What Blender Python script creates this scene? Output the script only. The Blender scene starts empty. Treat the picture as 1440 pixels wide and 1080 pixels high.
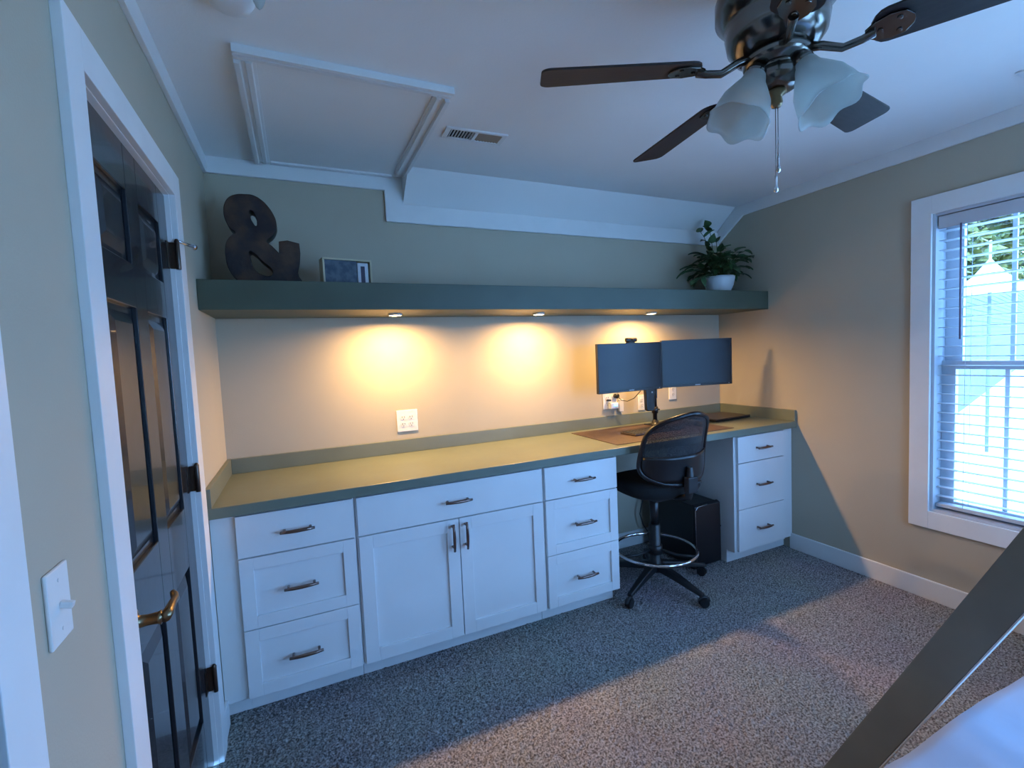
import bpy, bmesh, math, random
from mathutils import Vector, Matrix
R = math.radians
PI = math.pi
random.seed(7)
scn = bpy.context.scene

# ------------------------------------------------------------------ camera, sky, exposure
W = 3.477          # room width
ZC = 2.504         # ceiling height
YR = -3.95         # rear wall
cam_d = bpy.data.cameras.new('camera')
cam = bpy.data.objects.new('camera', cam_d)
scn.collection.objects.link(cam)
scn.camera = cam
cam_d.sensor_width = 36.0
cam_d.lens = 661.4761 / 1440 * 36.0
cam_d.clip_start = 0.02
_r = Vector((0.90909191, -0.41423773, -0.04426059))
_u = Vector((0.06653251, 0.03948515, 0.99700268))
_f = Vector((0.41124849, 0.90931184, -0.06345591))
_m = Matrix(((_r.x, _u.x, -_f.x, 0.363), (_r.y, _u.y, -_f.y, -2.7826), (_r.z, _u.z, -_f.z, 1.4651), (0, 0, 0, 1)))
cam.matrix_world = _m

SKY = 16.5
world = bpy.data.worlds.new('sky')
scn.world = world
world.use_nodes = True
bg = world.node_tree.nodes['Background']
bg.inputs['Color'].default_value = (0.20, 0.475, 1.0, 1)
bg.inputs['Strength'].default_value = SKY

def portal(name, loc, rot, sx, sy):
    l = bpy.data.lights.new(name, 'AREA'); l.shape = 'RECTANGLE'; l.size = sx; l.size_y = sy
    l.cycles.is_portal = True
    o = bpy.data.objects.new(name, l); scn.collection.objects.link(o)
    o.location = loc; o.rotation_euler = rot
portal('daylight_portal_side', (W + .13, -1.7775, 1.3035), (0, R(90), 0), 1.6, .745)
portal('daylight_portal_back', (2.45, YR - .13, 1.35), (R(90), 0, 0), .95, 1.4)
portal('daylight_portal_bed', (W + .13, -3.25, 1.35), (0, R(90), 0), 1.7, 1.1)

scn.view_settings.view_transform = 'Standard'
scn.view_settings.look = 'None'
scn.view_settings.exposure = 0.0
scn.view_settings.gamma = 1.0
scn.view_settings.use_curve_mapping = False

# ------------------------------------------------------------------ materials
def mat(name, col, rough=.5, metal=0.0, var=0.0, vscale=8, bump=0.0, bscale=60, coat=0.0, spec=.5, col2=None, stretch=None, detail=3):
    m = bpy.data.materials.new(name); m.use_nodes = True
    nt = m.node_tree; b = nt.nodes['Principled BSDF']
    b.inputs['Base Color'].default_value = (*col, 1)
    b.inputs['Roughness'].default_value = rough
    b.inputs['Metallic'].default_value = metal
    b.inputs['Specular IOR Level'].default_value = spec
    b.inputs['Coat Weight'].default_value = coat
    tc = nt.nodes.new('ShaderNodeTexCoord')
    mp = nt.nodes.new('ShaderNodeMapping'); nt.links.new(tc.outputs['Object'], mp.inputs['Vector'])
    if stretch: mp.inputs['Scale'].default_value = stretch
    n = nt.nodes.new('ShaderNodeTexNoise'); n.inputs['Scale'].default_value = vscale; n.inputs['Detail'].default_value = detail
    nt.links.new(mp.outputs['Vector'], n.inputs['Vector'])
    r = nt.nodes.new('ShaderNodeMix'); r.data_type = 'RGBA'
    c2 = col2 if col2 else tuple(c * (1 - max(var, .03)) for c in col)
    r.inputs['A'].default_value = (*col, 1); r.inputs['B'].default_value = (*c2, 1)
    cr = nt.nodes.new('ShaderNodeMapRange'); cr.inputs['From Min'].default_value = .38; cr.inputs['From Max'].default_value = .62
    nt.links.new(n.outputs['Fac'], cr.inputs['Value']); nt.links.new(cr.outputs['Result'], r.inputs['Factor'])
    nt.links.new(r.outputs['Result'], b.inputs['Base Color'])
    if bump:
        n2 = nt.nodes.new('ShaderNodeTexNoise'); n2.inputs['Scale'].default_value = bscale; n2.inputs['Detail'].default_value = 2
        nt.links.new(mp.outputs['Vector'], n2.inputs['Vector'])
        bp = nt.nodes.new('ShaderNodeBump'); bp.inputs['Strength'].default_value = bump; bp.inputs['Distance'].default_value = .01
        nt.links.new(n2.outputs['Fac'], bp.inputs['Height']); nt.links.new(bp.outputs['Normal'], b.inputs['Normal'])
    return m

def emis(name, col, s):
    m = bpy.data.materials.new(name); m.use_nodes = True
    b = m.node_tree.nodes['Principled BSDF']
    b.inputs['Base Color'].default_value = (*col, 1)
    b.inputs['Emission Color'].default_value = (*col, 1); b.inputs['Emission Strength'].default_value = s
    return m

M = {}
M['wall'] = mat('greige_wall_paint', (.485, .430, .330), .75, var=.03, vscale=3, bump=.06, bscale=180)
M['ceiling'] = mat('white_ceiling_paint', (.88, .87, .85), .85, var=.03, vscale=2, bump=.05, bscale=120)
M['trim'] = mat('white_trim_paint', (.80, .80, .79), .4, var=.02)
M['cab'] = mat('white_cabinet_paint', (.80, .80, .80), .42, var=.02, vscale=4)
M['cabin'] = mat('cabinet_carcass', (.62, .62, .62), .6, var=.04)
M['green'] = mat('grey_green_worktop_paint', (.172, .195, .150), .38, var=.08, vscale=5, bump=.04, bscale=90)
M['greenshelf'] = mat('grey_green_shelf_paint', (.072, .092, .066), .45, var=.08, vscale=5)
M['door'] = mat('black_door_paint', (.020, .023, .028), .22, var=.1, bump=.05, bscale=25, coat=.3)
M['brass'] = mat('aged_brass', (.33, .24, .14), .3, 1.0, var=.2)
M['bronze'] = mat('dark_bronze', (.10, .075, .06), .35, .9, var=.2)
M['pull'] = mat('brown_nickel_pull', (.26, .19, .17), .28, 1.0, var=.1)
M['chrome'] = mat('chrome', (.8, .8, .82), .08, 1.0)
M['steel'] = mat('steel_pin', (.6, .6, .6), .25, 1.0)
M['fanmetal'] = mat('brushed_pewter', (.20, .185, .17), .2, 1.0, var=.15)
M['blade'] = mat('dark_walnut_blade', (.022, .015, .015), .55, var=.4, vscale=14, stretch=(1, 8, 8))
M['black'] = mat('black_plastic', (.012, .013, .015), .4, var=.1)
M['blackgloss'] = mat('black_gloss_plastic', (.008, .008, .010), .32)
M['blackfab'] = mat('black_seat_fabric', (.010, .011, .013), .9, var=.3, vscale=200, bump=.3, bscale=500)
M['screen'] = mat('dark_screen', (.006, .012, .022), .3, spec=.5)
M['white'] = mat('white_plastic', (.78, .77, .74), .35)
M['slot'] = mat('outlet_slot_dark', (.03, .03, .03), .6)
M['leather'] = mat('brown_desk_mat_leather', (.085, .050, .040), .5, var=.25, vscale=30, bump=.15, bscale=300)
M['laptop'] = mat('laptop_lid', (.07, .05, .048), .35, .3)
M['potwhite'] = mat('white_glazed_pot', (.75, .76, .78), .3, var=.05)
M['soil'] = mat('potting_soil', (.03, .02, .012), .95, var=.4, vscale=60)
M['leaf'] = mat('pothos_leaf', (.055, .13, .045), .45, var=.5, vscale=12, col2=(.03, .075, .025))
M['stem'] = mat('plant_stem', (.06, .10, .03), .6)
M['rust'] = mat('rusty_metal_letter', (.080, .045, .030), .55, .35, vscale=11, col2=(.022, .018, .022), bump=.2, bscale=50)
M['rim'] = mat('dark_metal_rim', (.02, .018, .018), .4, .6)
M['cream'] = mat('cream_box_wood', (.55, .48, .32), .6, var=.1)
M['photo'] = mat('dark_blue_print', (.02, .04, .07), .4, vscale=30, col2=(.06, .09, .12))
M['card'] = mat('pale_card', (.55, .57, .60), .7)
M['carddark'] = mat('dark_card_window', (.03, .02, .05), .5)
M['tan'] = mat('tan_vent_louver', (.45, .38, .30), .6)
M['duct'] = mat('dark_duct', (.02, .02, .022), .8)
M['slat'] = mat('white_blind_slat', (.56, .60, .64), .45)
M['wand'] = mat('plum_grey_wand', (.16, .12, .2), .4)
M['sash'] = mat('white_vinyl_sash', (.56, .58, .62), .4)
M['rail'] = mat('grey_painted_rail', (.21, .21, .18), .55, var=.1, vscale=6)
M['railedge'] = mat('white_laminate_edge', (.8, .8, .8), .4)
M['sheet'] = mat('pale_bed_cotton', (.36, .42, .54), .85, var=.03, bump=.25, bscale=9)
M['bedwood'] = mat('grey_bed_wood', (.16, .16, .15), .6)
M['concrete'] = mat('pale_concrete', (.90, .82, .70), .9, var=.1, vscale=1)
M['siding'] = mat('pale_clapboard', (.16, .17, .17), .8, var=.1)
M['roof'] = mat('white_canopy_cloth', (.75, .75, .75), .7)
M['bark'] = mat('bark', (.05, .04, .03), .9, var=.3)
M['foliage'] = mat('tree_leaves', (.26, .21, .04), .7, vscale=1.2, col2=(.10, .12, .025), var=.5)
M['led'] = emis('warm_led', (1.0, .66, .32), 60)
M['bluelight'] = emis('blue_night_light', (.2, .45, 1.0), 3)
M['whitelight'] = mat('frosted_clear_plastic', (.6, .65, .75), .3)

def glass_mat(name, tint=(1, 1, 1), refl=.05):
    m = bpy.data.materials.new(name); m.use_nodes = True; nt = m.node_tree
    for n in list(nt.nodes): nt.nodes.remove(n)
    o = nt.nodes.new('ShaderNodeOutputMaterial'); mx = nt.nodes.new('ShaderNodeMixShader')
    t = nt.nodes.new('ShaderNodeBsdfTransparent'); g = nt.nodes.new('ShaderNodeBsdfGlossy')
    t.inputs['Color'].default_value = (*tint, 1); g.inputs['Roughness'].default_value = .02
    mx.inputs['Fac'].default_value = refl
    nt.links.new(t.outputs[0], mx.inputs[1]); nt.links.new(g.outputs[0], mx.inputs[2]); nt.links.new(mx.outputs[0], o.inputs['Surface'])
    return m
M['glass'] = glass_mat('window_glass')

def frosted():
    m = bpy.data.materials.new('frosted_alabaster_glass'); m.use_nodes = True; nt = m.node_tree
    b = nt.nodes['Principled BSDF']
    b.inputs['Base Color'].default_value = (.62, .66, .64, 1); b.inputs['Roughness'].default_value = .3
    tr = nt.nodes.new('ShaderNodeBsdfTranslucent'); tr.inputs['Color'].default_value = (.7, .74, .72, 1)
    tp = nt.nodes.new('ShaderNodeBsdfTransparent')
    mx = nt.nodes.new('ShaderNodeMixShader'); mx2 = nt.nodes.new('ShaderNodeMixShader')
    tc = nt.nodes.new('ShaderNodeTexCoord'); n = nt.nodes.new('ShaderNodeTexNoise'); n.inputs['Scale'].default_value = 14; n.inputs['Distortion'].default_value = 1.5
    nt.links.new(tc.outputs['Object'], n.inputs['Vector'])
    mr = nt.nodes.new('ShaderNodeMapRange'); mr.inputs['To Min'].default_value = .3; mr.inputs['To Max'].default_value = .7
    nt.links.new(n.outputs['Fac'], mr.inputs['Value']); nt.links.new(mr.outputs['Result'], mx.inputs['Fac'])
    nt.links.new(b.outputs[0], mx.inputs[1]); nt.links.new(tr.outputs[0], mx.inputs[2])
    mx2.inputs['Fac'].default_value = .22
    nt.links.new(mx.outputs[0], mx2.inputs[1]); nt.links.new(tp.outputs[0], mx2.inputs[2])
    nt.links.new(mx2.outputs[0], nt.nodes['Material Output'].inputs['Surface'])
    return m
M['frost'] = frosted()

def meshfab():
    m = bpy.data.materials.new('open_mesh_fabric'); m.use_nodes = True; nt = m.node_tree
    b = nt.nodes['Principled BSDF']; b.inputs['Base Color'].default_value = (.010, .011, .014, 1); b.inputs['Roughness'].default_value = .7
    tp = nt.nodes.new('ShaderNodeBsdfTransparent'); mx = nt.nodes.new('ShaderNodeMixShader')
    tc = nt.nodes.new('ShaderNodeTexCoord')
    v = nt.nodes.new('ShaderNodeTexVoronoi'); v.inputs['Scale'].default_value = 260
    nt.links.new(tc.outputs['Object'], v.inputs['Vector'])
    mr = nt.nodes.new('ShaderNodeMapRange'); mr.inputs['From Min'].default_value = .0; mr.inputs['From Max'].default_value = .6
    mr.inputs['To Min'].default_value = .38; mr.inputs['To Max'].default_value = .05
    nt.links.new(v.outputs['Distance'], mr.inputs['Value']); nt.links.new(mr.outputs['Result'], mx.inputs['Fac'])
    nt.links.new(b.outputs[0], mx.inputs[1]); nt.links.new(tp.outputs[0], mx.inputs[2])
    nt.links.new(mx.outputs[0], nt.nodes['Material Output'].inputs['Surface'])
    return m
M['mesh'] = meshfab()

def carpet_mat():
    m = bpy.data.materials.new('twist_pile_carpet'); m.use_nodes = True; nt = m.node_tree
    b = nt.nodes['Principled BSDF']; b.inputs['Roughness'].default_value = .95; b.inputs['Specular IOR Level'].default_value = .1
    tc = nt.nodes.new('ShaderNodeTexCoord')
    n = nt.nodes.new('ShaderNodeTexNoise'); n.inputs['Scale'].default_value = 130; n.inputs['Detail'].default_value = 3
    n2 = nt.nodes.new('ShaderNodeTexNoise'); n2.inputs['Scale'].default_value = 2.2; n2.inputs['Detail'].default_value = 3
    nt.links.new(tc.outputs['Object'], n.inputs['Vector']); nt.links.new(tc.outputs['Object'], n2.inputs['Vector'])
    cr = nt.nodes.new('ShaderNodeValToRGB'); e = cr.color_ramp.elements
    e[0].position = .36; e[0].color = (.11, .10, .098, 1); e[1].position = .66; e[1].color = (.52, .50, .49, 1)
    nt.links.new(n.outputs['Fac'], cr.inputs['Fac'])
    mx = nt.nodes.new('ShaderNodeMix'); mx.data_type = 'RGBA'; mx.blend_type = 'MULTIPLY'; mx.inputs['Factor'].default_value = .25
    nt.links.new(cr.outputs['Color'], mx.inputs['A']); nt.links.new(n2.outputs['Color'], mx.inputs['B'])
    nt.links.new(mx.outputs['Result'], b.inputs['Base Color'])
    bp = nt.nodes.new('ShaderNodeBump'); bp.inputs['Strength'].default_value = .5; bp.inputs['Distance'].default_value = .004
    nt.links.new(n.outputs['Fac'], bp.inputs['Height']); nt.links.new(bp.outputs['Normal'], b.inputs['Normal'])
    return m
M['carpet'] = carpet_mat()

# ------------------------------------------------------------------ helpers
def link(o):
    scn.collection.objects.link(o); return o

def tag(o, label=None, cat=None, group=None, kind=None):
    if label: o['label'] = label
    if cat: o['category'] = cat
    if group: o['group'] = group
    if kind: o['kind'] = kind
    return o

def thing(name, label, cat, loc=(0, 0, 0), rz=0, group=None):
    o = link(bpy.data.objects.new(name, None)); o.location = loc; o.rotation_euler = (0, 0, rz)
    o.empty_display_size = .05
    return tag(o, label, cat, group)

class B:
    """collects shapes in one bmesh"""
    def __init__(s): s.bm = bmesh.new()
    def box(s, a, b, mi=0, rot=None, piv=None):
        x0, y0, z0 = [min(p, q) for p, q in zip(a, b)]; x1, y1, z1 = [max(p, q) for p, q in zip(a, b)]
        vs = [s.bm.verts.new(v) for v in ((x0,y0,z0),(x1,y0,z0),(x1,y1,z0),(x0,y1,z0),(x0,y0,z1),(x1,y0,z1),(x1,y1,z1),(x0,y1,z1))]
        if rot is not None:
            p = Vector(piv if piv else ((x0+x1)/2, (y0+y1)/2, (z0+z1)/2))
            for v in vs: v.co = rot @ (v.co - p) + p
        for f in ((0,3,2,1),(4,5,6,7),(0,1,5,4),(1,2,6,5),(2,3,7,6),(3,0,4,7)):
            fc = s.bm.faces.new([vs[i] for i in f]); fc.material_index = mi
        return s
    def prism(s, pts, vec, mi=0):
        """extrude a closed polygon (3-D points) along vec"""
        vec = Vector(vec)
        a = [s.bm.verts.new(Vector(p)) for p in pts]; b = [s.bm.verts.new(Vector(p) + vec) for p in pts]
        n = len(pts)
        fs = [s.bm.faces.new(a[::-1]), s.bm.faces.new(b)]
        for i in range(n): fs.append(s.bm.faces.new((a[i], a[(i+1) % n], b[(i+1) % n], b[i])))
        for f in fs: f.material_index = mi
        return s
    def tube(s, pts, r, n=10, mi=0, cap=True, closed=False):
        pts = [Vector(p) for p in pts]; rs = r if isinstance(r, (list, tuple)) else [r] * len(pts)
        rings = []; up = Vector((0, 0, 1)); prev = None
        for i, p in enumerate(pts):
            if closed: d = pts[(i+1) % len(pts)] - pts[i-1]
            else: d = pts[min(i+1, len(pts)-1)] - pts[max(i-1, 0)]
            d.normalize()
            if prev is None:
                a = d.cross(up)
                if a.length < 1e-3: a = d.cross(Vector((1, 0, 0)))
            else: a = prev - d * prev.dot(d)
            a.normalize(); prev = a; b = d.cross(a)
            rings.append([s.bm.verts.new(p + (a * math.cos(2*PI*k/n) + b * math.sin(2*PI*k/n)) * rs[i]) for k in range(n)])
        m = len(rings)
        for i in range(m if closed else m - 1):
            q = rings[(i+1) % m]
            for k in range(n):
                f = s.bm.faces.new((rings[i][k], rings[i][(k+1) % n], q[(k+1) % n], q[k])); f.smooth = True; f.material_index = mi
        if cap and not closed:
            s.bm.faces.new(rings[0][::-1]).material_index = mi; s.bm.faces.new(rings[-1]).material_index = mi
        return s
    def lathe(s, prof, c=(0, 0, 0), n=40, mi=0, mtx=None, smooth=True, wob=None):
        """prof: list of (r, z)"""
        c = Vector(c); rings = []
        for j, (r, z) in enumerate(prof):
            ring = []
            for k in range(n):
                a = 2 * PI * k / n
                rr, zz = (r, z) if wob is None else wob(j, a, r, z)
                v = Vector((rr * math.cos(a), rr * math.sin(a), zz))
                if mtx is not None: v = mtx @ v
                ring.append(s.bm.verts.new(c + v))
            rings.append(ring)
        for i in range(len(rings) - 1):
            for k in range(n):
                f = s.bm.faces.new((rings[i][k], rings[i][(k+1) % n], rings[i+1][(k+1) % n], rings[i+1][k])); f.smooth = smooth; f.material_index = mi
        if prof[0][0] > 1e-4 and prof[0][0] < .9 * max(p[0] for p in prof) or True:
            pass
        return s
    def disc(s, c, r, n=32, axis=(0, 0, 1), h=.004, mi=0):
        ax = Vector(axis).normalized(); a = ax.orthogonal().normalized(); b = ax.cross(a); c = Vector(c)
        s.prism([c + (a * math.cos(2*PI*k/n) + b * math.sin(2*PI*k/n)) * r for k in range(n)], ax * h, mi)
        return s
    def obj(s, name, mats, parent=None, bevel=0.0, smooth=False, sub=0, seg=2, loc=None):
        s.bm.normal_update()
        bmesh.ops.recalc_face_normals(s.bm, faces=s.bm.faces)
        me = bpy.data.meshes.new(name); s.bm.to_mesh(me); s.bm.free()
        for m in (mats if isinstance(mats, (list, tuple)) else [mats]): me.materials.append(m)
        o = link(bpy.data.objects.new(name, me))
        if smooth:
            for p in me.polygons: p.use_smooth = True
        if bevel:
            md = o.modifiers.new('edge', 'BEVEL'); md.width = bevel; md.segments = seg; md.limit_method = 'ANGLE'; md.angle_limit = R(40)
        if sub:
            md = o.modifiers.new('sub', 'SUBSURF'); md.levels = sub; md.render_levels = sub
        if parent is not None: o.parent = parent
        if loc is not None: o.location = loc
        return o

def copy_tree(o, parent=None):
    c = o.copy(); scn.collection.objects.link(c)
    if parent is not None: c.parent = parent
    for ch in list(o.children): copy_tree(ch, c)
    return c

def rotz(a): return Matrix.Rotation(a, 3, 'Z')

# ------------------------------------------------------------------ room shell
def structure(o): o['kind'] = 'structure'; return o

D1A, D1B, DZ = -.804, -1.562, 2.062     # door opening nearest the desk
D2A, D2B = -2.04, -2.82                 # second door opening
T = .14
b = B(); b.box((-T, 0, -.05), (W + T, T, ZC + .1)); structure(b.obj('wall_back', M['wall']))
b = B()
b.box((-T, D1A, 0), (0, 0, ZC)).box((-T, D1B, DZ), (0, D1A, ZC)).box((-T, D2A, 0), (0, D1B, ZC))
b.box((-T, D2B, DZ), (0, D2A, ZC)).box((-T, YR, 0), (0, D2B, ZC))
structure(b.obj('wall_left', M['wall']))
WA, WB, WZ0, WZ1 = -1.405, -2.150, .502, 2.105
RY0, RY1, RZ0, RZ1 = -3.80, -2.70, .50, 2.20
QX0, QX1, QZ0, QZ1 = 1.98, 2.92, .65, 2.05
b = B()
b.box((W, WA, 0), (W + T, 0, ZC)).box((W, WB, 0), (W + T, WA, WZ0)).box((W, WB, WZ1), (W + T, WA, ZC)).box((W, RY1, 0), (W + T, WB, ZC))
b.box((W, YR, 0), (W + T, RY0, ZC)).box((W, RY0, 0), (W + T, RY1, RZ0)).box((W, RY0, RZ1), (W + T, RY1, ZC))
structure(b.obj('wall_right', M['wall']))
b = B()
b.box((-T, YR - T, 0), (QX0, YR, ZC)).box((QX1, YR - T, 0), (W + T, YR, ZC)).box((QX0, YR - T, 0), (QX1, YR, QZ0)).box((QX0, YR - T, QZ1), (QX1, YR, ZC))
structure(b.obj('wall_rear', M['wall']))

# ceiling with the sloped bit above the desk (starts right of the attic hatch)
SX = .978
b = B(); b.box((-T, YR - T, ZC), (W + T, 0, ZC + .1))
b.prism([(SX, 0, ZC), (SX, -.185, ZC), (SX, 0, 2.352)], (W - SX, 0, 0))
structure(b.obj('ceiling', M['ceiling']))

# carpet: real pile on the part in view
import array
nx, ny = 480, 360
y_near = -2.45
verts = array.array('f'); rnd = random.random
for j in range(ny + 1):
    yy = y_near + (0 - y_near) * j / ny
    for i in range(nx + 1):
        xx = W * i / nx
        e = 0 if (i in (0, nx) or j in (0, ny)) else 1
        verts.extend((xx + e * (rnd() - .5) * .006, yy + e * (rnd() - .5) * .006, e * (rnd() ** 1.5 * .009 - .004)))
me = bpy.data.meshes.new('floor')
nf = nx * ny
me.vertices.add((nx + 1) * (ny + 1) + 8); 
base = (nx + 1) * (ny + 1)
extra = [(0, YR, 0), (W, YR, 0), (W, y_near, 0), (0, y_near, 0), (-T, YR - T, -.05), (W + T, YR - T, -.05), (W + T, T, -.05), (-T, T, -.05)]
for v in extra: verts.extend(v)
me.vertices.foreach_set('co', verts)
loops = array.array('i')
for j in range(ny):
    r0 = j * (nx + 1)
    for i in range(nx):
        a = r0 + i; loops.extend((a, a + 1, a + nx + 2, a + nx + 1))
loops.extend((base, base + 1, base + 2, base + 3)); loops.extend((base + 7, base + 6, base + 5, base + 4))
nf += 2
me.loops.add(nf * 4); me.loops.foreach_set('vertex_index', loops)
me.polygons.add(nf); me.polygons.foreach_set('loop_start', array.array('i', range(0, nf * 4, 4)))
me.update(calc_edges=True); me.validate()
me.materials.append(M['carpet'])
structure(link(bpy.data.objects.new('floor', me)))

# baseboards
b = B(); b.box((W - .015, YR, 0), (W, -.60, .112)); structure(b.obj('baseboard_right', M['trim'], bevel=.004))
b = B(); b.box((2.0, -.013, 0), (2.90, 0, .112)); structure(b.obj('baseboard_back', M['trim'], bevel=.004))
b = B(); b.box((0, -.719, 0), (.014, -.60, .11)); b.box((0, -1.95, 0), (.014, -1.65, .11)); b.box((0, YR, 0), (.014, -2.91, .11)); structure(b.obj('baseboard_left', M['trim'], bevel=.004))
# crown boards
b = B(); b.box((0, YR, 2.424), (.017, -.001, ZC)); structure(b.obj('trim_1', M['trim'], bevel=.002))
b = B()
b.prism([(0, 0, ZC), (0, 0, 2.424), (.875, 0, 2.424), (.875, 0, 2.250), (W, 0, 2.250), (W, 0, 2.352), (SX, 0, 2.352), (SX, 0, ZC)], (0, -.017, 0))
structure(b.obj('trim_2', M['trim'], bevel=.002))
b = B()
b.prism([(W, YR, ZC), (W, YR, 2.424), (W, -.245, 2.424), (W, -.017, 2.262), (W, -.017, 2.36), (W, -.19, ZC)], (-.017, 0, 0))
structure(b.obj('trim_3', M['trim'], bevel=.002))

# door casings
def casing(name, a, bb, z):
    b = B(); c = .085
    b.box((0, a, 0), (.018, a + c, z + c)).box((0, bb - c, 0), (.018, bb, z + c)).box((0, bb, z), (.018, a, z + c))
    # jamb lining
    b.box((-T, a - .0018, 0), (.0005, a + .001, z)).box((-T, bb - .001, 0), (.0005, bb + .0018, z)).box((-T, bb, z - .0018), (.0005, a, z + .001))
    structure(b.obj(name, M['trim'], bevel=.0025))
casing('trim_4', D1A, D1B, DZ)
casing('trim_5', D2A, D2B, DZ)

def panel_door(name, ya, yb, z1, hinge_y_sign=1):
    """ya > yb; slab fills the opening, room face at x=-.004"""
    w = ya - yb; xf = -.014; b = B(); xr = xf - .011
    b.box((xf - .038, yb + .004, .012), (xr, ya - .004, z1 - .005))
    s = .112; mid = .10
    py = [(yb + s, yb + (w - mid) / 2), (yb + (w + mid) / 2, ya - s)]
    pz = [(.25, .80), (1.0, 1.63), (1.745, 1.935)]
    zs = [.012, .25, .80, 1.0, 1.63, 1.745, 1.935, z1 - .005]
    # stiles, mullion, rails as front layer
    b.box((xr, yb + .004, .012), (xf, yb + s, z1 - .005)).box((xr, ya - s, .012), (xf, ya - .004, z1 - .005))
    b.box((xr, yb + (w - mid) / 2, .012), (xf, yb + (w + mid) / 2, z1 - .005))
    for k in (0, 2, 4, 6):
        for (p, q) in py: b.box((xr, p, zs[k]), (xf, q, zs[k + 1]))
    # raised fields (frustums) and sticking
    for (p, q) in py:
        for (c, d) in pz:
            i1, i2 = .018, .045
            o = [(xr, p + i1, c + i1), (xr, q - i1, c + i1), (xr, q - i1, d - i1), (xr, p + i1, d - i1)]
            n = [(xf - .001, p + i2, c + i2), (xf - .001, q - i2, c + i2), (xf - .001, q - i2, d - i2), (xf - .001, p + i2, d - i2)]
            vo = [b.bm.verts.new(v) for v in o]; vn = [b.bm.verts.new(v) for v in n]
            b.bm.faces.new(vn)
            for k in range(4): b.bm.faces.new((vo[k], vo[(k+1) % 4], vn[(k+1) % 4], vn[k]))
    return structure(b.obj(name, M['door'], bevel=.002))
door = panel_door('door_1', D1A, D1B, DZ)
door2 = panel_door('door_2', D2A, D2B, DZ)

# lever handle
b = B(); hy, hz = -1.497, .903
b.lathe([(0, 0), (.032, 0), (.034, .004), (.028, .009), (.014, .014), (.012, .03), (.013, .050), (.016, .056), (0, .06)], (-.014, hy, hz), 24, mtx=Matrix.Rotation(R(90), 3, 'Y'))
b.tube([(.050, hy - .006, hz), (.052, hy + .02, hz + .001), (.052, hy + .06, hz + .004), (.050, hy + .095, hz - .003), (.044, hy + .115, hz - .001), (.038, hy + .126, hz + .003)], [.012, .0115, .009, .0085, .009, .006], 12)
h = b.obj('door_handle', M['brass'], door, smooth=True); h['label'] = 'aged brass lever handle'
for z, stop in ((1.855, True), (1.074, False), (.33, False)):
    b = B(); b.tube([(.012, D1A - .009, z - .048), (.012, D1A - .009, z + .048)], .0075, 10)
    b.tube([(.012, D1A - .009, z + .046), (.012, D1A - .009, z + .056)], [.009, .004], 10)
    b.box((-.0135, D1A - .035, z - .045), (-.0115, D1A - .002, z + .045)); b.box((-.013, D1A - .0045, z - .045), (.0188, D1A - .0019, z + .045))
    hg = b.obj('hinge', M['bronze'], door, bevel=.001)
    if stop:
        b = B(); b.tube([(.012, D1A - .009, z + .050), (.045, D1A + .075, z + .050)], .0055, 8)
        b.tube([(.043, D1A + .072, z + .050), (.050, D1A + .085, z + .050)], [.010, .010], 10)
        b.obj('door_stop_pin', M['steel'], hg)['label'] = 'thin steel stop pin with pale rubber tip'
del h

# ------------------------------------------------------------------ windows
def window(name, axis_right=True):
    pass
win = structure(link(bpy.data.objects.new('window_1', None))); win.location = (W, (WA + WB) / 2, WZ0)
def wobj(b, name, m, parent, bevel=0, base=None):
    o = b.obj(name, m, None, bevel=bevel); o.parent = parent
    o.matrix_parent_inverse = Matrix.Translation(-parent.location) if base is None else base
    return o
b = B(); c = .095
b.box((W - .018, WA, WZ0 - c), (W, WA + c - .004, WZ1 + c)).box((W - .018, WB - c, WZ0 - c), (W, WB, WZ1 + c))
b.box((W - .018, WB, WZ1), (W, WA, WZ1 + c)).box((W - .018, WB, WZ0 - c), (W, WA, WZ0))
wobj(b, 'casing', M['trim'], win, .002)
b = B(); t = .014
b.box((W - .001, WA - t, WZ0), (W + T, WA, WZ1)).box((W - .001, WB, WZ0), (W + T, WB + t, WZ1)).box((W - .001, WB + t, WZ1 - t), (W + T, WA - t, WZ1)).box((W - .001, WB + t, WZ0), (W + T, WA - t, WZ0 + t))
wobj(b, 'jamb', M['sash'], win, .001)
zm = 1.300
def sash(x, z0, z1, nm):
    b = B(); st = .075 if nm == 'upper' else .060; y0, y1 = WB + t, WA - t; d = .03
    b.box((x, y1 - st, z0), (x + d, y1, z1)).box((x, y0, z0), (x + d, y0 + st, z1)).box((x, y0 + st, z0), (x + d, y1 - st, z0 + .045)).box((x, y0 + st, z1 - .045), (x + d, y1 - st, z1))
    wdt = (y1 - st) - (y0 + st)
    for k in (1, 2): yy = y0 + st + wdt * k / 3; b.box((x + .008, yy - .009, z0 + .04), (x + .022, yy + .009, z1 - .04))
    return b, x + .015, (y0 + st, y1 - st, z0 + .04, z1 - .04)
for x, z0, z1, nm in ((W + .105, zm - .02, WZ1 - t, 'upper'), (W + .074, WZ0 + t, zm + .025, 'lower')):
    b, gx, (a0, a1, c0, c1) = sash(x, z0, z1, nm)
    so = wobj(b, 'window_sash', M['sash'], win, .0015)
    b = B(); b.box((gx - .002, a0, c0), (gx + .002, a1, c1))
    g = b.obj('glass_pane', M['glass']); g.parent = so
    g.matrix_parent_inverse = Matrix.Translation(-win.location) @ Matrix.Identity(4) if False else Matrix.Identity(4)
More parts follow.
